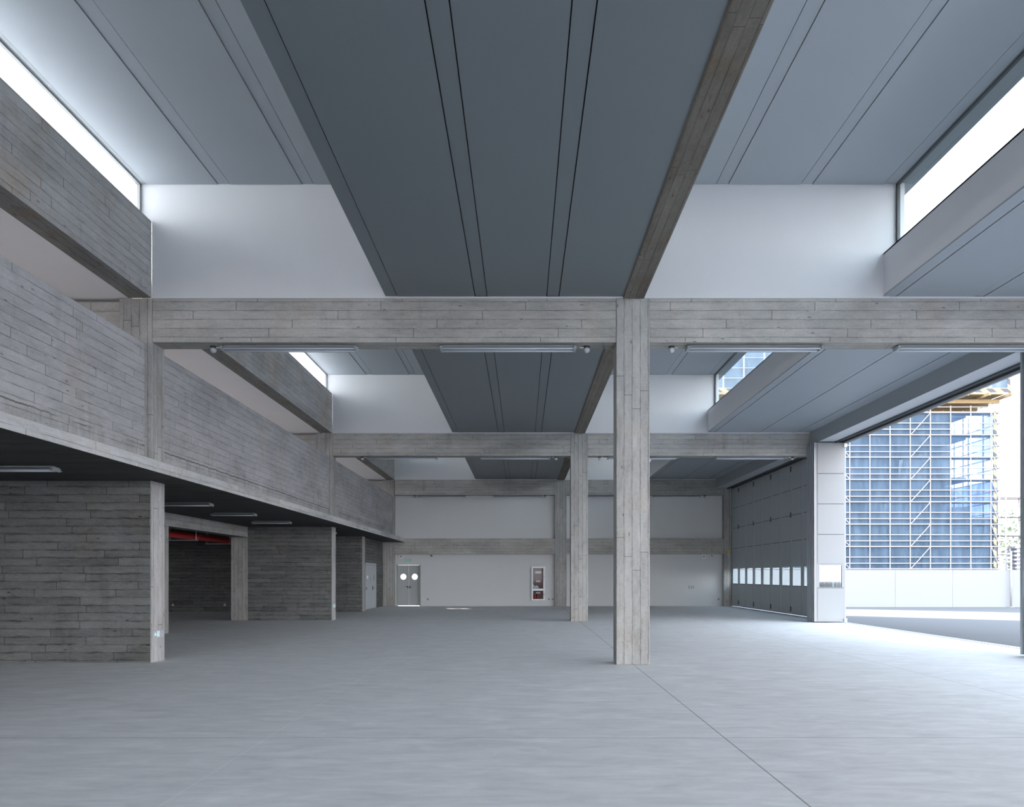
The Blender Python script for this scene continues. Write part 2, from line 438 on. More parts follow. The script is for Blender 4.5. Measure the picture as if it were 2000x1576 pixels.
beam(2.28, 10.45, K[3] + .015, K[3] + .33, 2.72, 3.53, 'beam_x', 'low concrete beam on the far wall right of the middle column, above the switches', 'low beams on the far wall')
beam(-9.0, -7.28, K[3] + .015, K[3] + .33, 2.72, 3.335, 'beam_x', 'short low beam under the slab end in the far left corner', 'low beams on the far wall')

# ---------------- longitudinal beams
spans = [(YB, K[1]), (K[1] + BD, K[2]), (K[2] + BD, K[3])]
for i, (a, b) in enumerate(spans):
    # deep left beam
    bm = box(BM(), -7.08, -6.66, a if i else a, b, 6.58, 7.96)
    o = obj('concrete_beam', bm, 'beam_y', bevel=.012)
    tag(o, 'deep concrete side beam under the left skylight in the %s bay' % bay_name[i], 'beam', 'deep left side beams')
    # the middle beam
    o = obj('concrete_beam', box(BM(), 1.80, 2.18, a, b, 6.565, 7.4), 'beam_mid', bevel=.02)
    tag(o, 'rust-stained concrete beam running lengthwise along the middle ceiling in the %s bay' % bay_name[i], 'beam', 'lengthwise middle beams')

# ---------------- ceilings
ceil = sroot('ceiling')
def cpanel(x0, x1, y0, y1, z, mat, nm='panel'):
    obj(nm, box(BM(), x0, x1, y0, y1, z, z + .03), mat, ceil)
G = .014
for i, (a, b) in enumerate(spans):
    a2 = a if i else YB
    b2 = b
    Y0, Y1 = a2, b2
    # middle low ceiling
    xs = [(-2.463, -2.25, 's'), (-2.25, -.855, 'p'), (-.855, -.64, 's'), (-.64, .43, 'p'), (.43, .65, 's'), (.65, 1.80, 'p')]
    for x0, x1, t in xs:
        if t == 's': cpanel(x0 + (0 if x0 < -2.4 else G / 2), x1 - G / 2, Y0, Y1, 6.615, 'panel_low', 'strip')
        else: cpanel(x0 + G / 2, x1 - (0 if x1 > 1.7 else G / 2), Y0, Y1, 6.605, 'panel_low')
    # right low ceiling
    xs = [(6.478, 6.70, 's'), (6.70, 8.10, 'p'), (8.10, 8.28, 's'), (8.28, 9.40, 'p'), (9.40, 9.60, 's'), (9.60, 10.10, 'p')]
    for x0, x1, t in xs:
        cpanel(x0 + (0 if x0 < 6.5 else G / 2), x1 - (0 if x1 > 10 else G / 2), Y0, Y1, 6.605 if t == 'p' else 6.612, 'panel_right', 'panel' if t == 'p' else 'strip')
    # skylight soffits
    for sgn, x00 in ((-1, -6.97), (1, 2.0)):
        js = [-6.97, -6.76, -5.47, -5.25, -3.96, -3.75, -2.46, -2.2] if sgn < 0 else [2.18, 3.47, 3.69, 4.99, 5.20, 6.48, 6.69, 6.80]
        lant_y0, lant_y1 = ([K[0] + BD, K[1] + BD, K[2] + BD][i], [K[1], K[2], K[3]][i])
        ya = YB if i == 0 else lant_y0
        for q in range(len(js) - 1):
            w = js[q + 1] - js[q]
            cpanel(js[q] + G / 2, js[q + 1] - G / 2, ya, lant_y1, ZR + (0 if w > .5 else .008), 'panel' if w > .5 else 'strip', 'panel' if w > .5 else 'strip')
# roof slabs above
bm = BM()
box(bm, -2.32, 1.80, YB, YF, 6.65, 7.0); box(bm, 1.80, 2.18, YB, YF, 7.38, 7.42)
box(bm, 6.62, 11.0, YB, YF, 6.65, 7.0)
obj('roof_slab', bm, 'dark', ceil)
bm = BM()
box(bm, -8.35, -2.2, YB, 38.0, ZR + .045, ZR + .3); box(bm, 1.9, 7.10, YB, 38.0, ZR + .045, ZR + .3)
obj('lantern_roof', bm, 'roof', ceil)
obj('roof_finish', box(BM(), -17.2, -6.95, YB, YF, 7.0, 7.06), 'roofwhite', ceil)
obj('eave_soffit', box(BM(), -8.33, -6.97, YB, YF, ZR + .012, ZR + .04), 'plaster', ceil)
bm = BM(); box(bm, -17.2, -7.05, YB, YF, 6.60, 7.0)
obj('mezzanine_ceiling', bm, 'plaster_mezz', ceil)
bm = BM()
for k in (1, 2, 3):
    for x0, x1 in ((-2.46, 1.80), (6.62, 10.05)):
        box(bm, x0, x1, K[k] - .012, K[k] + .05, 6.578, 6.604)
struct('trim_5', bm, 'plaster')
# upstands of the skylights
bm = BM(); box(bm, 6.48, 6.62, YB, YF, 6.625, 7.39); box(bm, 6.48, 6.95, YB, YF, 7.36, 7.39)
obj('upstand', bm, 'plaster', ceil)
bm = BM(); box(bm, -2.46, -2.32, YB, YF, 6.63, 8.66); box(bm, 2.02, 2.18, YB, YF, 7.4, 8.66)
obj('upstand', bm, 'plaster', ceil)

# clerestory windows: frame + panes
wn = 0
for i in range(3):
    a = [K[0] + BD, K[1] + BD, K[2] + BD][i]; b = [K[1], K[2], K[3]][i]
    if i == 0: a = YB
    for x, z0, sill in ((-6.90, 7.96, 0), (6.70, 7.39, 1)):
        wn += 1
        w = sroot('window_%d' % wn)
        fm = 'alu'
        bm = BM()
        box(bm, x, x + .05, a, b, z0, z0 + .03); box(bm, x, x + .05, a, b, ZR - .025, ZR)
        box(bm, x, x + .05, b - .05, b, z0, ZR)
        obj('window_frame', bm, 'doorlit' if x < 0 else 'track', w)
        m = b - .05
        cnt = 0
        while m > a + .3:
            m2 = max(a, m - 1.85)
            obj('pane', box(BM(), x + .02, x + .03, m2 + .006, m - .006, z0 + .03, ZR - .025), 'glass', w)
            cnt += 1
            m = m2

# ---------------- mezzanine
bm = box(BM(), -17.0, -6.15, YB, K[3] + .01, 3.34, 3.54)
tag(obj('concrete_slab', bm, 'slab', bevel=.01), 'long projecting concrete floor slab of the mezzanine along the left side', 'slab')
for i, (a, b) in enumerate([(YB, K[1] + .02), (K[1] + CD - .02, K[2] + .02), (K[2] + CD - .02, K[3] + .01)]):
    bm = box(BM(), -6.99, -6.79, a, b, 3.54, 5.77)
    tag(obj('concrete_parapet', bm, 'parapet', bevel=.012), 'pale board-marked concrete parapet of the mezzanine in the %s bay' % bay_name[i], 'parapet', 'mezzanine parapets')

# ---------------- lower level walls of the left side (board-marked piers)
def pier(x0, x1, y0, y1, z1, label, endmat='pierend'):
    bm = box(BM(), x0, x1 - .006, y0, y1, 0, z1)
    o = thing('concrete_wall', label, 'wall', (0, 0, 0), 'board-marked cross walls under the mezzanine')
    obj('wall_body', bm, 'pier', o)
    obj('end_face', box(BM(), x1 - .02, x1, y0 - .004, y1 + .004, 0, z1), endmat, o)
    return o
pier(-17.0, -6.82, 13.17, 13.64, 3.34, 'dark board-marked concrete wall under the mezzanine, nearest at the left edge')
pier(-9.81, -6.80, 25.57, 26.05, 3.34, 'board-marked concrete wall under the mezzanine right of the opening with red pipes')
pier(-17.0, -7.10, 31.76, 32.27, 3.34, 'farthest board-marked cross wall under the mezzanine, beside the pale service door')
# side wall with service door
SX = -7.3
bm = BM()
sy0, sy1, sz = 33.22, 35.68, 2.20
box(bm, SX - .25, SX, 32.27, sy0, 0, 3.34); box(bm, SX - .25, SX, sy1, K[3] + .015, 0, 2.72); box(bm, SX - .25, SX, sy1, K[3] + .01, 2.72, 3.34)
box(bm, SX - .25, SX, sy0, sy1, sz, 3.34)
tag(obj('concrete_wall', bm, 'pier'), 'short concrete wall in the far left corner holding the pale three-leaf door', 'wall')
# inner frame
col_l = tag(obj('concrete_column', box(BM(), -.3, .3, 0, .57, 0, 2.97), 'column', bevel=.01, loc=(-10.11, 19.3, 0)), 'low concrete column under the mezzanine seen just past the end of the nearest wall', 'column', 'low columns under the mezzanine')
tag(obj('concrete_column', box(BM(), -.3, .3, 0, .5, 0, 2.97), 'column', bevel=.01, loc=(-10.11, 25.57, 0)), 'low concrete column on the right side of the opening with red pipes', 'column', 'low columns under the mezzanine')
beam(-10.2, -9.81, 13.64, 26.0, 2.97, 3.34, 'beam_y', 'low concrete lintel over the opening with red pipes under the mezzanine', 'low lintel')

# ---------------- red fire pipes
def pipe_thing(x, z, r, y0, y1, label):
    t = thing('fire_pipe', label, 'pipe', (x, y0, z), 'red fire pipes')
    obj('pipe', tube(BM(), (0, 0, 0), (0, y1 - y0, 0), r, 16), 'redpipe', t, smooth=True)
    for yy in (3.2, 7.4, 10.9, 14.0):
        if yy < y1 - y0: obj('coupling', tube(BM(), (0, yy, 0), (0, yy + .12, 0), r * 1.22, 16), 'redpipe', t, smooth=True)
    return t
pipe_thing(-11.2, 2.90, .085, 13.64, 31.76, 'thick red fire pipe under the mezzanine ceiling behind the low lintel')
pipe_thing(-11.75, 3.05, .05, 13.64, 31.76, 'thinner dark red pipe running higher beside the thick red one')
hp = None
for j, yy in enumerate((17.6, 20.9, 24.2, 27.0, 30.0)):
    lab = '%s hanger from the near wall, carrying the red pipes' % ('first', 'second', 'third', 'fourth', 'fifth')[j]
    if hp is None:
        hp = thing('pipe_hanger', lab, 'hanger', (-11.4, yy, 2.79), 'pipe hangers')
        obj('crossbar', box(BM(), -.55, .42, -.02, .02, -.02, .022), 'alu', hp)
        for sx in (-.5, .37): obj('rod', tube(BM(), (sx, 0, 0), (sx, 0, .55), .012, 6), 'alu', hp)
    else: dup(hp, (-11.4, yy, 2.79), lab)

# ---------------- fluorescent fixtures under the beams
def make_fixture(L, label, group):
    t = thing('fluorescent_lamp', label, 'lamp', (0, 0, 0), group)
    obj('housing', box(BM(), -L / 2 + .05, L / 2 - .05, -.04, .04, -.03, 0), 'fixture', t)
    pr = [(-.13, -.075), (-.045, -.028), (.045, -.028), (.13, -.075), (.13, -.069), (.045, -.020), (-.045, -.020), (-.13, -.069)]
    obj('reflector', prism(BM(), pr, 'x', -L / 2, L / 2), 'fixture', t)
    for sy in (-.07, .07):
        obj('tube', tube(BM(), (-L / 2 + .05, sy, -.068), (L / 2 - .05, sy, -.068), .013, 10), 'tube', t, smooth=True)
    for sx in (-1, 1):
        bm = BM(); xx = sx * (L / 2 - .025)
        box(bm, xx - .02, xx + .02, -.10, .10, -.085, -.025)
        obj('end_cap', bm, 'fixture', t)
    return t
xf = [(-5.53, -2.97), (-1.46, .93), (3.0, 5.44), (6.80, 9.28)]
fx_words = ['leftmost', 'left of the middle column', 'right of the middle column', 'rightmost']
fx = None
for k in (1, 2, 3):
    for j, (x0, x1) in enumerate(xf):
        lab = 'long grey twin-tube lamp under the %s high crossbeam, %s' % (bl[k - 1], fx_words[j])
        loc = ((x0 + x1) / 2, K[k] + .215, ZB)
        if fx is None:
            fx = make_fixture(2.48, lab, 'twin-tube lamps under the crossbeams'); fx.location = loc
        else: dup(fx, loc, lab)
fs = None
for j, yy in enumerate((11.4, 14.2, 17.1, 19.9, 22.9, 28.5)):
    lab = 'short twin-tube lamp under the mezzanine slab, ' + ('nearest, cut by the left frame edge', 'hidden just behind the nearest dark wall', 'just right of the nearest wall end', 'above the low lintel, between two others', 'in front of the wall right of the opening', 'beyond the second wall end')[j]
    loc = (-8.02, yy, 3.34)
    if fs is None:
        fs = make_fixture(1.22, lab, 'short lamps under the mezzanine'); fs.location = loc
    else: dup(fs, loc, lab)
# round glass lamps beside the fixtures
gl = None
for k in (1, 2, 3):
    for j, (x, dx) in enumerate(((-5.66, .16), (1.17, -.26), (2.72, .30), (9.52, -.22))):
        lab = 'round glass lamp on the %s high crossbeam, %s' % (bl[k - 1], ('near its left end', 'just left of the middle column', 'just right of the middle column', 'near its door end')[j])
        key = 0 if dx > 0 else 1
        if gl is None: gl = {}
        loc = (x, K[k] + .24, ZB - .002)
        if key not in gl:
            t = thing('round_lamp', lab, 'lamp', loc, 'round glass lamps on the crossbeams')
            obj('base', tube(BM(), (0, 0, -.035), (0, 0, 0), .055, 16), 'black', t, smooth=False)
            bm = BM(); bmesh.ops.create_uvsphere(bm, u_segments=16, v_segments=10, radius=.058, matrix=Matrix.Translation((0, 0, -.06)))
            obj('globe', bm, 'signbody', t, smooth=True)
            obj('conduit', tube(BM(), (0, 0, -.02), (.12 if key == 0 else -.12, 0, -.02), .009, 6), 'plate', t)
            gl[key] = t
        else: dup(gl[key], loc, lab)

# ---------------- far wall: double door with round windows
d1 = sroot('door_1')
sc = YF + .22
bm = BM()
box(bm, DX0, DX0 + .06, YF + .05, 37.95, 0, DZ); box(bm, DX1 - .06, DX1, YF + .05, 37.95, 0, DZ); box(bm, DX0, DX1, YF + .05, 37.95, DZ - .02, DZ)
obj('door_frame', bm, 'doorfar', d1)
def leaf_round(x0, x1, cx, cz, r):
    bm = BM(); seg = 32
    z0, z1 = .03, 2.151
    y0, y1 = sc, sc + .05
    for yy in (y0, y1):
        ring = [bm.verts.new((cx + r * math.cos(2 * math.pi * i / seg), yy, cz + r * math.sin(2 * math.pi * i / seg))) for i in range(seg)]
        outr = []
        for i in range(seg):
            a = 2 * math.pi * i / seg; c, s_ = math.cos(a), math.sin(a)
            tx = ((x1 - cx) / c) if c > 1e-6 else ((x0 - cx) / c) if c < -1e-6 else 1e9
            tz = ((z1 - cz) / s_) if s_ > 1e-6 else ((z0 - cz) / s_) if s_ < -1e-6 else 1e9
            tt = min(tx, tz)
            outr.append(bm.verts.new((cx + c * tt, yy, cz + s_ * tt)))
        for i in range(seg):
            bm.faces.new((ring[i], ring[(i + 1) % seg], outr[(i + 1) % seg], outr[i]))
        cs = {}
        for (qx, qz) in ((x0, z0), (x1, z0), (x0, z1), (x1, z1)):
            a = math.atan2(qz - cz, qx - cx) % (2 * math.pi); i = int(a / (2 * math.pi) * seg)
            v = bm.verts.new((qx, yy, qz))
            try: bm.faces.new((outr[i], outr[(i + 1) % seg], v))
            except Exception: pass
    # rim of the hole
    vs = list(bm.verts)
    per = seg * 2 + 4
    for i in range(seg):
        bm.faces.new((vs[i], vs[(i + 1) % seg], vs[per + (i + 1) % seg], vs[per + i]))
    box(bm, x0 - .001, x0 + .002, y0, y1, z0, z1); box(bm, x1 - .002, x1 + .001, y0, y1, z0, z1)
    box(bm, x0, x1, y0, y1, z0 - .003, z0); box(bm, x0, x1, y0, y1, z1, z1 + .003)
    return obj('leaf', bm, 'doorfar', d1)
for x0, x1, cx in ((DX0 + .065, -6.015, -6.30), (-6.005, DX1 - .065, -5.70)):
    lf = leaf_round(x0, x1, cx, 1.535, .15)
    obj('pane', tube(BM(), (cx, sc + .02, 1.535), (cx, sc + .03, 1.535), .15, 32), 'glass', lf)
    bm = BM(); bmesh.ops.create_cone(bm, segments=32, radius1=.165, radius2=.165, depth=.01, matrix=Matrix.Translation((cx, sc - .004, 1.535)) @ Matrix.Rotation(math.pi / 2, 4, 'X'))
    o = obj('window_rim', bm, 'doorfar', lf)
    hs = -1 if cx < -6 else 1
    hx = -6.01 + hs * .05
    bm = BM(); box(bm, hx - .02, hx + .02, sc - .02, sc, .92, 1.06)
    tube(bm, (hx, sc - .05, 1.02), (hx + hs * .13, sc - .05, 1.02 if hs < 0 else .96), .012)
    tube(bm, (hx, sc, 1.02), (hx, sc - .05, 1.02), .012)
    obj('handle', bm, 'black', lf)
    obj('lock', box(BM(), hx - .015, hx + .015, sc - .012, sc, 1.09, 1.13), 'alu', lf)

# service door on the side wall
d2 = sroot('door_2')
bm = BM()
box(bm, SX - .12, SX + .015, sy0, sy0 + .09, 0, sz); box(bm, SX - .12, SX + .015, sy1 - .09, sy1, 0, sz); box(bm, SX - .12, SX + .015, sy0, sy1, sz - .09, sz)
obj('door_frame', bm, 'doorsvc', d2)
ys = [sy0 + .1, sy0 + .1 + .75, sy0 + .1 + 1.5, sy1 - .1]
for q in range(3):
    lf = obj('leaf', box(BM(), SX - .06, SX - .01, ys[q] + .005, ys[q + 1] - .005, .02, sz - .1), 'doorsvc', d2)
    c = (ys[q] + ys[q + 1]) / 2
    obj('pane', box(BM(), SX - .015, SX - .004, c - .07, c + .07, 1.36, 1.60), 'darkglass', lf)
    if q != 1:
        bm = BM(); box(bm, SX - .012, SX + .01, ys[q] + .04, ys[q] + .09, .9, 1.08); tube(bm, (SX + .04, ys[q] + .06, 1.0), (SX + .04, ys[q] + .2, 1.0), .012); tube(bm, (SX, ys[q] + .06, 1.0), (SX + .045, ys[q] + .06, 1.0), .012)
        obj('handle', bm, 'black', lf)

# ---------------- right side: fascia, track, folding doors
bm = BM()
for i, (a, b) in enumerate(spans):
    box(bm, 10.05, 10.09, a, b, 6.15, 6.605)
struct('trim_1', bm, 'fascia')
bm = BM()
for i, (a, b) in enumerate([(YB, K[1]), (K[1] + .42, K[2]), (K[2] + .42, K[3])]):
    box(bm, 10.051, 10.20, a, b, 6.148, 6.17); box(bm, 10.21, 10.62, a, b, 6.155, 6.175)
struct('trim_2', bm, 'lightmetal')
bm = BM()
for i, (a, b) in enumerate([(YB, K[1]), (K[1] + .42, K[2]), (K[2] + .42, K[3])]):
    box(bm, 10.62, 10.645, a, b, 6.10, 6.20); box(bm, 10.645, 10.86, a, b, 6.16, 6.2)
    box(bm, 10.86, 11.0, a, b, 6.10, 6.6)
struct('trim_3', bm, 'track')
bm = box(BM(), 11.0, 11.12, YB, 38.0, 6.12, 7.25); box(bm, 10.87, 11.12, K[3] - .02, 38.0, -.3, 6.12)
struct('wall_right', bm, 'fascia')
struct('trim_4', box(BM(), 10.86, 11.02, K[1] + .42, K[3], 0.0005, .012), 'alu')

def make_leaf(mat):
    """one folding leaf: local x across the width 0..w, y thickness, z height"""
    w, th, H = 1.06, .055, 6.12
    z0 = .035
    wz0, wz1 = 1.20, 1.95
    bm = BM()
    box(bm, 0, w, 0, th, z0, wz0); box(bm, 0, w, 0, th, wz1, H)
    box(bm, 0, .15, 0, th, wz0, wz1); box(bm, w - .12, w, 0, th, wz0, wz1)
    # raised field panels, both faces
    for a, b in ((z0 + .06, 1.165), (2.005, 2.985), (3.01, 4.02), (4.045, 5.05), (5.075, H - .05)):
        box(bm, .09, w - .06, -.012, th + .012, a, b)
    me = bpy.data.meshes.new('leaf'); bmesh.ops.recalc_face_normals(bm, faces=bm.faces); bm.to_mesh(me); bm.free(); me.materials.append(M[mat])
    gm = BM(); box(gm, .15, w - .12, th / 2 - .004, th / 2 + .004, wz0, wz1)
    g = bpy.data.meshes.new('pane'); gm.to_mesh(g); gm.free(); g.materials.append(M['glass' if mat == 'doorgrey' else 'glassrefl'])
    em = BM(); box(em, -.022, .0, -.004, th + .004, z0, H); box(em, w, w + .015, 0, th, z0, H)
    e = bpy.data.meshes.new('edge_profile'); bmesh.ops.recalc_face_normals(em, faces=em.faces); em.to_mesh(e); em.free(); e.materials.append(M['alu'])
    km = BM()  # dark strips laid in the panel gaps, standing in for shadow lines
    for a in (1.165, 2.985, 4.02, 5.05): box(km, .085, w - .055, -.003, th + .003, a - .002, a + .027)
    k = bpy.data.meshes.new('seam_shade'); bmesh.ops.recalc_face_normals(km, faces=km.faces); km.to_mesh(k); km.free(); k.materials.append(M['seam'] if mat == 'doorlit' else M['track'])
    return me, g, e, k
hinge_bm = BM(); tube(hinge_bm, (0, -.018, -.11), (0, -.018, .11), .016); box(hinge_bm, -.045, .045, -.012, .0, -.09, .09)
hm = bpy.data.meshes.new('hinge'); hinge_bm.to_mesh(hm); hinge_bm.free(); hm.materials.append(M['track'])
LM = {'g': make_leaf('doorgrey'), 'w': make_leaf('doorlit')}
def place_leaf(root, kind, loc, rz, hinges=False, wscale=1.0):
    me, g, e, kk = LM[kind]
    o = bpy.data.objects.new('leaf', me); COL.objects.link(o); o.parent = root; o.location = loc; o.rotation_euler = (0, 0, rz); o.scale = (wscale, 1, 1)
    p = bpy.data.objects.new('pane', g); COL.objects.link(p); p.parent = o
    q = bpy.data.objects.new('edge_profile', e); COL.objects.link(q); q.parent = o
    u = bpy.data.objects.new('seam_shade', kk); COL.objects.link(u); u.parent = o
    if hinges:
        for z in (.2, 4.03, 5.95):
            h = bpy.data.objects.new('hinge', hm); COL.objects.link(h); h.parent = o; h.location = (-.01, 0, z)
    return o
dc = sroot('door_3')   # closed leaves in the farthest bay: run along Y at X = 10.9
nl = 10
y0c, y1c = K[2] + .46, K[3] - .02
wl = (y1c - y0c) / nl
for i in range(nl):
    # local x -> +Y  (rz = 90deg): local y -> -X ; inner face is local +y side
    place_leaf(dc, 'g', (10.935, y0c + i * wl + .02, 0), math.pi / 2, False, (wl - .035) / 1.08)
    if i % 2 == 1:
        for z in (.25, 4.05, 5.9):
            h = bpy.data.objects.new('hinge', hm); COL.objects.link(h); h.parent = dc
            h.location = (10.868, y0c + i * wl, z); h.rotation_euler = (0, 0, -math.pi / 2)
d4 = sroot('door_4')   # folded stack at the far end of the open bay
for i in range(5):
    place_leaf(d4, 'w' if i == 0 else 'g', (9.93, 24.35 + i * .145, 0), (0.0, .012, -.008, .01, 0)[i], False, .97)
bm = BM()
for z in (.09, 6.02):
    box(bm, 10.90, 11.0, 24.30, 24.345, z - .06, z + .06)
obj('hinge', bm, 'alu', d4)
d5 = sroot('door_5')   # folded stack at the near end
for i in range(5):
    place_leaf(d5, 'g', (9.93, 13.42 + i * .2, 0), (0, .01, -.012, .008, 0)[i], False, .97)

# ---------------- wall fittings of the far wall
def fit(name, x, z, w, h, d, mat, label, cat, group=None, y=YF):
    o = obj(name, box(BM(), -w / 2, w / 2, -d, 0, -h / 2, h / 2), mat, bevel=.004, loc=(x, y, z))
    return tag(o, label, cat, group)
sp = None
for x, lab in ((-6.37, 'small white square speaker on the far wall above the round-window double door'), (9.48, 'small white square speaker high on the far wall at the right, under the low beam')):
    if sp is None:
        sp = thing('wall_speaker', lab, 'speaker', (x, YF, 2.60), 'square wall speakers')
        obj('body', box(BM(), -.10, .10, -.09, 0, -.10, .10), 'whitemetal', sp, bevel=.008)
        obj('cone', tube(BM(), (0, -.095, 0), (0, -.088, 0), .05, 20), 'grille', sp)
        obj('dust_cap', tube(BM(), (0, -.102, 0), (0, -.09, 0), .018, 12), 'plate', sp)
    else: dup(sp, (x, YF, 2.60), lab)

def runner(bm, cx, cz, s, y0, y1, flip=1):
    """green running figure, flat strokes"""
    def st(p, q, w):
        p = Vector((p[0] * flip, p[1])); q = Vector((q[0] * flip, q[1]))
        d = (q - p).normalized(); nn = Vector((-d.y, d.x)) * w / 2
        pts = [p + nn, q + nn, q - nn, p - nn]
        prism(bm, [(cx + a.x * s, cz + a.y * s) for a in pts], 'y', y0, y1)
    prism(bm, [(cx + flip * s * (.12 + .11 * math.cos(i * math.pi / 5)), cz + s * (.42 + .11 * math.sin(i * math.pi / 5))) for i in range(10)], 'y', y0, y1)
    st((.08, .3), (-.02, -.02), .2); st((.08, .26), (.32, .12), .1); st((.05, .26), (-.22, .14), .1)
    st((-.02, -.02), (.2, -.2), .12); st((.2, -.2), (.14, -.45), .1); st((-.04, 0), (-.2, -.25), .12); st((-.2, -.25), (-.42, -.3), .1)
es = thing('exit_sign', 'small green exit sign on the far wall above the double door', 'sign', (-6.0, YF, 2.40), 'exit signs')
obj('body', box(BM(), -.17, .17, -.03, 0, -.07, .07), 'signbody', es, bevel=.004)
bm = BM(); runner(bm, 0, 0, .11, -.036, -.03)
prism(bm, [(-.14, 0), (-.10, .03), (-.10, .012), (-.05, .012), (-.05, -.012), (-.10, -.012), (-.10, -.03)], 'y', -.036, -.03)
prism(bm, [(.14, 0), (.10, .03), (.10, .012), (.05, .012), (.05, -.012), (.10, -.012), (.10, -.03)], 'y', -.036, -.03)
obj('graphic', bm, 'signgreen', es)
# low exit signs on the ends of the cross walls (faces +X)
for (x, y, lab, kk) in ((-6.82, 13.40, 'grey low-level exit sign with left arrow on the end of the nearest dark wall', 0), (-6.80, 25.81, 'tiny low-level exit sign on the end of the second cross wall', 1)):
    t = thing('exit_sign', lab, 'sign', (x, y, .51), 'exit signs')
    obj('body', box(BM(), 0, .022, -.20, .19, -.072, .072), 'signbody', t, bevel=.004)
    bm = BM()
    def stroke(bm, pts): prism(bm, pts, 'x', .0222, .025)
    stroke(bm, [(-.17, 0), (-.135, .035), (-.125, .025), (-.142, .007), (-.09, .007), (-.09, -.007), (-.142, -.007), (-.125, -.025), (-.135, -.035)])
    for a in ((-.075, .05, .01, .056), (-.075, -.056, -.067, .05), (.002, -.056, .01, .05)):
        stroke(bm, [(a[0], a[1]), (a[2], a[1]), (a[2], a[3]), (a[0], a[3])] if a[0] != a[2] else [(a[0], a[1]), (a[0] + .008, a[1]), (a[0] + .008, a[3]), (a[0], a[3])])
    stroke(bm, [(-.045, .025), (-.02, .04), (-.02, .02), (-.04, .01)])
    stroke(bm, [(-.04, .012), (-.02, .018), (-.025, -.015), (-.05, -.045), (-.058, -.04), (-.04, -.012)])
    stroke(bm, [(-.03, -.015), (-.005, -.035), (-.012, -.045), (-.04, -.02)])
    obj('graphic', bm, 'signpale', t)
    bm = BM(); tube(bm, (.02, .03, -.05), (.026, .03, -.05), .006, 8)
    obj('indicator', bm, 'redink', t)

# cameras / sensors
for x, lab in ((-4.77, 'small dark sensor hanging below the low beam, right of the double door'), (9.88, 'small white camera below the low beam at the far right')):
    t = thing('ceiling_camera', lab, 'camera', (x, K[3] + .17, 2.72), 'small cameras under the low beam')
    obj('mount', tube(BM(), (0, 0, -.05), (0, 0, 0), .03, 10), 'plate', t)
    bm = BM(); bmesh.ops.create_uvsphere(bm, u_segments=14, v_segments=8, radius=.055, matrix=Matrix.Translation((0, 0, -.08)))
    obj('dome', bm, 'grille' if x < 0 else 'plate', t, smooth=True)
    obj('lens', tube(BM(), (0, -.06, -.09), (0, -.03, -.09), .02, 10), 'black', t)

# sockets
def socket(x, z, label, mat='grille', y=YF, s=.085):
    t = thing('wall_socket', label, 'socket', (x, y, z), 'wall sockets')
    obj('plate', box(BM(), -s / 2, s / 2, -.012, 0, -s / 2, s / 2), mat, t, bevel=.002)
    bm = BM(); box(bm, -.02, -.008, -.0135, -.01, -.015, .015); box(bm, .008, .02, -.0135, -.01, -.015, .015)
    obj('slots', bm, 'black' if mat != 'grille' else 'plate', t)
    return t
socket(-4.98, .36, 'dark wall socket low on the far wall between the double door and hose cabinet')
socket(1.37, .36, 'grey wall socket on the far wall just right of the hose cabinet')
socket(1.56, .36, 'grey wall socket on the far wall close to the middle row column')
socket(6.74, .36, 'pale wall socket low on the far wall right of the big column', 'plate')
socket(10.27, .36, 'dark wall socket low on the far wall near the right corner')
socket(-15.5, .30, 'left pale wall socket on the dark wall behind the opening with red pipes', 'plate', 31.76)
socket(-13.2, .30, 'right pale wall socket on the dark wall behind the opening with red pipes', 'plate', 31.76)
for q, x in enumerate((8.72, 8.84, 8.96)):
    t = thing('light_switch', '%s of three vertical switch plates side by side on the far wall' % ('left one', 'middle one', 'right one')[q], 'switch', (x, YF, .99), 'switch plates')
    obj('plate', box(BM(), -.04, .04, -.012, 0, -.09, .09), 'plate', t, bevel=.002)
    for z in (-.045, .045): obj('rocker', box(BM(), -.022, .022, -.018, -.01, z - .03, z + .03), 'grille', t)
# pendant push-button control beside the closed doors
t = thing('pendant_control', 'hanging cord with yellow push-button control in front of the far right column', 'control', (10.72, K[3] - .02, 2.78), None)
obj('cord', tube(BM(), (0, 0, .15), (0, 0, 3.8), .012, 6), 'grille', t)
obj('box', box(BM(), -.04, .04, -.03, .018, -.02, .16), 'yellow', t, bevel=.004)
obj('bracket', box(BM(), -.03, .03, -.02, .03, 3.6, 3.8), 'track', t)

# hose cabinet
hc = thing('fire_hose_cabinet', 'dark red fire hose cabinet with pale frame on the far wall', 'cabinet', (.805, YF, .31))
W2, Hc, mz = .35, 1.75, .60
y = -.03
obj('back', box(BM(), -.30, .30, -.02, -.002, .05, Hc - .05), 'cabred', hc)
bm = BM()
for (a, b, c, d, e) in ((-W2, -W2 + .085, 0, Hc, 0), (W2 - .085, W2, 0, Hc, 0)):
    box(bm, a, b, -.16, 0, c, d)
obj('door_frame', bm, 'whitemetal', hc, bevel=.006)
bm = BM(); box(bm, -W2 + .085, W2 - .085, -.15, 0, 0, .06); box(bm, -W2 + .085, W2 - .085, -.15, 0, Hc - .06, Hc); box(bm, -W2 + .085, W2 - .085, -.15, 0, .50, .60)
obj('crossbar', bm, 'alu', hc)
bm = BM(); tube(bm, (.04, -.10, 1.42), (.04, -.03, 1.42), .20, 32)
reel = obj('hose_reel', bm, 'cabred', hc)
bm = BM(); tube(bm, (.04, -.108, 1.42), (.04, -.098, 1.42), .05, 24)
obj('hub', bm, 'redpipe', reel)
bm = BM()
for q in range(9):
    bmesh.ops.create_uvsphere(bm, u_segments=10, v_segments=6, radius=.05 + .02 * R.random(), matrix=Matrix.Translation((-.24 + q * .028, -.07 - .02 * R.random(), .655 + .14 * R.random() * (1 - q / 10))))
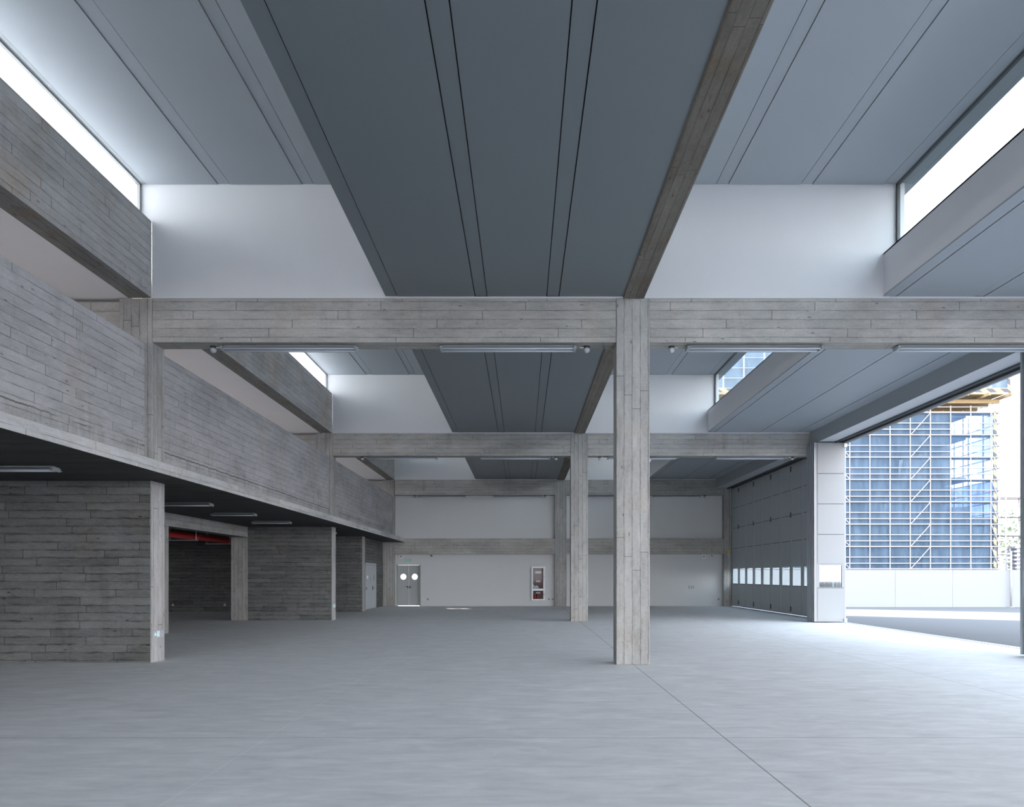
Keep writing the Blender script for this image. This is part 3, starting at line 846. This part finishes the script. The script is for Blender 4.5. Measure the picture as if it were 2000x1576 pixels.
obj('rolled_hose', bm, 'hose', hc, smooth=True)
for q, x in enumerate((-.16, -.02)):
    e = obj('extinguisher', tube(BM(), (x, -.08, .06), (x, -.08, .30 if q else .36), .05, 16), 'redpipe', hc, smooth=False)
    obj('valve', tube(BM(), (x, -.08, .36 if not q else .30), (x, -.08, .40 if not q else .34), .018, 8), 'black', e)
for zz, w, h, s_, txt in ((1.46, .30, .11, .085, '消火栓'), (.99, .22, .08, .06, '灭火器'), (.385, .22, .07, .052, '灭火器箱')):
    o = obj('nameplate', box(BM(), -w / 2, w / 2, -.128, -.12, zz - h / 2, zz + h / 2), 'signwhite', hc)
    text('lettering', txt, s_, 'redink', o, (0, -.1295, zz), (math.pi / 2, 0, 0), .001)
for zz in (.30, 1.22):
    obj('handle', box(BM(), W2 - .045, W2 - .025, -.175, -.158, zz - .03, zz + .03), 'black', hc)
obj('glass_door', box(BM(), -W2 + .085, W2 - .085, -.136, -.132, .06, .50), 'glass', hc)
obj('glass_door', box(BM(), -W2 + .085, W2 - .085, -.136, -.132, .60, Hc - .06), 'glass', hc)

# ------------------------------------------------------------------ outside
def gz(y):
    return -.03 if y < 20 else -.03 - .57 * min(1, (y - 20) / 30.0)
bm = BM()
ysl = [-60, 0, 20, 30, 40, 50, 70, 110, 220]
rows = [[bm.verts.new((x, yy, gz(yy))) for x in (11.0, 60, 200)] for yy in ysl]
for a, b in zip(rows, rows[1:]):
    for i in range(2): bm.faces.new((a[i], a[i + 1], b[i + 1], b[i]))
g = obj('asphalt_yard', bm, 'asphalt'); g['kind'] = 'structure'
bm = BM(); box(bm, -80, 11.0, 38.0, 150, -.2, -.02); box(bm, -80, 200, -140, YB - .3, -.2, -.025); box(bm, -80, -17.2, YB - .3, 38.0, -.2, -.02)
g = obj('ground', bm, 'asphalt'); g['kind'] = 'structure'
# hoarding
hd = thing('hoarding_fence', 'long white hoarding fence across the yard in front of the scaffolding', 'fence')
FY = 50.0
x = 6.0
while x < 75:
    obj('board', box(BM(), x, x + 3.985, FY, FY + .05, gz(FY), 1.985), 'hoard', hd)
    if x > 10: obj('post', box(BM(), x - .04, x + .04, FY + .05, FY + .12, gz(FY), 1.95), 'scaf', hd)
    x += 4.0
obj('cap_rail', box(BM(), 6, 75, FY - .01, FY + .07, 1.985, 2.0), 'scaf', hd)
px = thing('steel_post', 'slim grey steel post standing in front of the white hoarding near the near door stack', 'post', (33.9, FY - .25, gz(FY)))
obj('pole', tube(BM(), (0, 0, 0), (0, 0, 3.9), .06, 10), 'scaf', px, smooth=True)
obj('base_plate', box(BM(), -.15, .15, -.15, .15, 0, .03), 'scaf', px)

# scaffolding
SY = 57.0; S0 = 26.0; SP = 1.604
G0 = gz(SY)
sc_ = thing('scaffolding', 'tall tube scaffolding with blue netting behind the white hoarding', 'scaffolding', (0, 0, 0))
xsn = [S0 + SP * i for i in range(-9, 8)] + [37.92]
lv0 = 1.6 + (1124 - 1111) * SY / 1400     # first visible ledger level
LIFT = 43.6 * SY / 1400
levels = [lv0 + LIFT * i for i in range(0, 8)]
top = levels[-1]
for xx in xsn:
    obj('standard', tube(BM(), (xx, SY, G0), (xx, SY, top + .55), .045, 6), 'scaf', sc_)
for xx in xsn[::1]:
    obj('standard', tube(BM(), (xx, SY + 1.0, G0), (xx, SY + 1.0, top + .4), .035, 6), 'scaf', sc_)
for i, z in enumerate(levels):
    for dz, r in ((0, .05), (.44 * LIFT / 1.77, .04), (.93 * LIFT / 1.77, .04)):
        if z + dz > top + .6: continue
        obj('ledger', tube(BM(), (xsn[0], SY - .02, z + dz), (37.98, SY - .02, z + dz), r, 6), 'scaf', sc_)
    obj('ledger', tube(BM(), (xsn[0], SY + 1.0, z), (37.92, SY + 1.0, z), .035, 6), 'scaf', sc_)
    obj('deck', box(BM(), xsn[0], 37.8, SY + .15, SY + .95, z - .05, z - .01), 'rawconc', sc_)
    obj('ledger', tube(BM(), (37.92, SY, z), (37.92, SY + 17, z), .04, 6), 'scaf', sc_)
    obj('ledger', tube(BM(), (37.92, SY, z + .9), (37.92, SY + 17, z + .9), .03, 6), 'scaf', sc_)
    if i < 7:
        obj('brace', tube(BM(), (S0 + 3 * SP, SY - .06, z), (S0 + 4 * SP, SY - .06, z + LIFT), .035, 6), 'scaf', sc_)
        obj('brace', tube(BM(), (37.92, SY - .06, z), (S0 + 7 * SP, SY - .06, z + LIFT), .035, 6), 'scaf', sc_)
        obj('brace', tube(BM(), (S0 - SP, SY - .06, z + LIFT), (S0, SY - .06, z), .035, 6), 'scaf', sc_)
for j in range(1, 9):
    obj('standard', tube(BM(), (37.92, SY + 2 * j, G0), (37.92, SY + 2 * j, top + .4), .04, 6), 'scaf', sc_)
obj('warning_post', box(BM(), 37.42, 37.66, SY - .05, SY + .02, 1.0, top + .1), 'stripe', sc_)
# netting bays
for i in range(-9, 8):
    x0 = S0 + SP * i; x1 = min(x0 + SP, 37.85)
    zt = top
    if i >= 5:
        zs = levels[3] - .4 if i == 5 else levels[3] - 1.2 + .0
        obj('netting', box(BM(), x0, x1, SY + .10, SY + .11, 1.0, zs), 'net', sc_)
        obj('netting', box(BM(), x0, x1, SY + .10, SY + .11, zs, zt), 'netthin', sc_)
    else:
        obj('netting', box(BM(), x0, x1, SY + .10, SY + .11, 1.0, zt), 'net', sc_)
obj('netting', box(BM(), 37.85, 37.86, SY + .1, SY + 17, 1.0, levels[4]), 'netthin', sc_)

# upper timber platform and upper scaffold
up = thing('timber_platform', 'yellow timber formwork platform on top of the lower scaffolding', 'platform')
pz = top + .75
obj('deck', box(BM(), 12, 37.9, SY - .6, SY + 3.6, pz + .55, pz + .70), 'timber', up)
for j in range(16):
    xx = 12.5 + j * 1.7
    obj('timber_beam', box(BM(), xx, xx + .16, SY - 1.2, SY + 3.6, pz + .33, pz + .55), 'timber', up)
for j in range(3):
    obj('bearer', box(BM(), 12, 38.0, SY + .1 + j * 1.4, SY + .25 + j * 1.4, pz + .02, pz + .33), 'timber', up)
us = thing('scaffolding', 'upper scaffolding with striped toe boards standing on the timber platform', 'scaffolding')
uz = pz + .70
for j in range(17):
    xx = 12.6 + j * 1.62
    obj('standard', tube(BM(), (xx, SY - .5, uz), (xx, SY - .5, uz + 6.0), .04, 6), 'scaf', us)
    obj('netting', box(BM(), xx, xx + 1.6, SY - .3, SY - .29, uz + .2, uz + 6), 'netup', us) if j < 16 else None
for j in range(8):
    z = uz + .35 + j * .8
    obj('ledger', tube(BM(), (12.6, SY - .5, z), (38.6, SY - .5, z), .04, 6), 'scaf', us)
obj('toe_board', box(BM(), 12.6, 38.5, SY - .58, SY - .55, uz + .02, uz + .32), 'stripe', us)
obj('warning_post', box(BM(), 38.2, 38.4, SY - .55, SY - .5, uz, uz + 6), 'stripe', us)

# building under construction
cb = thing('construction_building', 'concrete frame building under construction behind the blue netting', 'building')
bx0, bx1, by0, by1 = 8.0, 34.6, SY + 1.4, SY + 16
fl = [levels[0] + .2 + 2 * LIFT * i * .97 for i in range(-1, 5)]
for z in fl:
    if z > top + 1: continue
    obj('floor_slab', box(BM(), bx0, bx1 + 1.5, by0, by1, z, z + .35), 'rawconc', cb)
obj('roof_slab', box(BM(), bx0, bx1 + 1.5, by0, by1, top - .1, top + .3), 'rawconc', cb)
for xx in (9.0, 14.5, 20.0, 24.6, 28.8, 33.9):
    for yy in (by0 + .3, by0 + 7, by1 - .8):
        obj('pillar', box(BM(), xx - .4, xx + .4, yy, yy + .7, G0, top), 'rawconc', cb)
obj('infill_wall', box(BM(), bx0, 27.0, by0 + .6, by0 + .8, G0, top), 'rawconc', cb)
obj('infill_wall', box(BM(), 27.0, 29.5, by0 + .6, by0 + .8, G0, levels[3] + .6), 'rawconc', cb)
obj('infill_wall', box(BM(), 29.5, 33.5, by0 + .6, by0 + .8, G0, levels[2] - .6), 'rawconc', cb)
obj('infill_wall', box(BM(), 31.8, 35.5, by0 + .9, by0 + 1.1, levels[3] + .2, levels[4] - .3), 'rawconc', cb)
obj('infill_wall', box(BM(), 26.0, 34.0, by0 + .6, by0 + .8, top - 1.5, top), 'rawconc', cb)
obj('brick_parapet', box(BM(), bx0, 33.5, by0 + 2.5, by0 + 2.8, top + .3, top + .74), 'brickred', cb)
for j in range(26):
    xx = 27.3 + (j % 13) * .52 + .1 * R.random(); z0 = fl[2 + j // 13]
    z0 = (fl[3] if j < 13 else fl[2]) + .35
    obj('prop', tube(BM(), (xx, by0 + 1.5 + 3 * R.random(), z0), (xx, by0 + 2.5, z0 + 2.9), .06, 6), 'rawconc', cb)

# small scaffold tower, stacked material and trees at the far right
tw = thing('scaffold_tower', 'small pale scaffold tower beyond the right end of the big scaffolding', 'scaffolding')
TX, TY = 44.5, 66.0
for dx in (0, 2.2, 4.4):
    for dy in (0, 1.5): obj('standard', tube(BM(), (TX + dx, TY + dy, gz(TY)), (TX + dx, TY + dy, 9.2), .06, 6), 'scaf', tw)
for j in range(5):
    for dy in (0, 1.5): obj('ledger', tube(BM(), (TX - .3, TY + dy, 1.8 + 1.75 * j), (TX + 4.7, TY + dy, 1.8 + 1.75 * j), .05, 6), 'scaf', tw)
    obj('deck', box(BM(), TX, TX + 4.4, TY, TY + 1.5, 1.86 + 1.75 * j, 1.94 + 1.75 * j), 'scaf', tw)
def tree(x, y, h, r, label):
    t = thing('tree', label, 'tree', (x, y, gz(y)), 'trees beyond the scaffolding')
    obj('trunk', tube(BM(), (0, 0, 0), (0, 0, h * .6), .22, 8, .12), 'trunk', t)
    bm = BM()
    for j in range(900):
        a, b = R.random() * 6.283, math.acos(2 * R.random() - 1); rr = r * (.35 + .65 * R.random() ** .5)
        c = Vector((rr * math.sin(b) * math.cos(a), rr * math.sin(b) * math.sin(a), h * .65 + rr * 1.15 * math.cos(b)))
        s = .12 + .22 * R.random()
        u = Vector((R.random() - .5, R.random() - .5, R.random() - .5)).normalized(); v = u.orthogonal().normalized()
        bm.faces.new([bm.verts.new(c + s * u), bm.verts.new(c + s * v * .6), bm.verts.new(c - s * u), bm.verts.new(c - s * v * .6)])
    obj('crown', bm, 'leaf', t)
tree(54.5, 78, 9.6, 3.4, 'leafy dull green tree behind the small scaffold tower')
tree(60.5, 80, 9.0, 3.2, 'leafy tree at the right behind the near door stack edge')
st = thing('stacked_tubes', 'pile of stacked scaffold frames at the foot of the small tower behind the hoarding', 'stack', (42.6, 62.0, gz(62)))
for j in range(14):
    obj('frame', box(BM(), 0, 5.5, .0 + .02 * (j % 2), 1.0, .35 * j, .35 * j + .16), 'scaf', st)
for q in range(7): obj('spacer', box(BM(), .2 + q * .8, .36 + q * .8, .1, .9, .0, 4.75), 'scaf', st)

# ------------------------------------------------------------------ light
w = bpy.data.worlds.new('sky'); scn.world = w; w.use_nodes = True
nt = w.node_tree; nt.nodes.clear()
tc = nt.nodes.new('ShaderNodeTexCoord'); sx = nt.nodes.new('ShaderNodeSeparateXYZ')
nt.links.new(tc.outputs['Generated'], sx.inputs[0])
cr = nt.nodes.new('ShaderNodeValToRGB')
cr.color_ramp.elements[0].position = 0.0; cr.color_ramp.elements[0].color = (1.0, .97, .96, 1)
cr.color_ramp.elements[1].position = .75; cr.color_ramp.elements[1].color = (.66, .82, 1.0, 1)
nt.links.new(sx.outputs[2], cr.inputs[0])
bg = nt.nodes.new('ShaderNodeBackground')
nt.links.new(cr.outputs[0], bg.inputs[0])
dp = nt.nodes.new('ShaderNodeVectorMath'); dp.operation = 'DOT_PRODUCT'
nt.links.new(tc.outputs['Generated'], dp.inputs[0]); dp.inputs[1].default_value = Vector((-.70, -.55, .45)).normalized()
ms = nt.nodes.new('ShaderNodeMapRange'); ms.inputs[1].default_value = -1; ms.inputs[2].default_value = 1
ms.inputs[3].default_value = 2.6; ms.inputs[4].default_value = 10.5
nt.links.new(dp.outputs['Value'], ms.inputs[0]); nt.links.new(ms.outputs[0], bg.inputs[1])
wo = nt.nodes.new('ShaderNodeOutputWorld'); nt.links.new(bg.outputs[0], wo.inputs[0])
sd = bpy.data.lights.new('sun', 'SUN'); sd.energy = 38.0; sd.angle = math.radians(.6); sd.color = (1.0, .84, .76)
so = bpy.data.objects.new('sun', sd); COL.objects.link(so)
so.rotation_euler = Vector((2.8, -3.1, -1.5)).to_track_quat('-Z', 'Y').to_euler()

# ------------------------------------------------------------------ camera
cd = bpy.data.cameras.new('camera'); cam = bpy.data.objects.new('camera', cd); COL.objects.link(cam)
cam.location = (0, 0, 1.6); cam.rotation_euler = (math.pi / 2, 0, 0)
cd.sensor_fit = 'HORIZONTAL'; cd.sensor_width = 36; cd.lens = 1400 / 2000 * 36
cd.shift_x = -21 / 2000; cd.shift_y = 336 / 2000
cd.clip_start = .05; cd.clip_end = 600
scn.camera = cam
scn.view_settings.view_transform = 'Standard'; scn.view_settings.look = 'None'
scn.view_settings.gamma = 1; scn.view_settings.use_curve_mapping = False
scn.view_settings.exposure = 0.08
scn.cycles.max_bounces = 12; scn.cycles.diffuse_bounces = 8; scn.cycles.transparent_max_bounces = 16
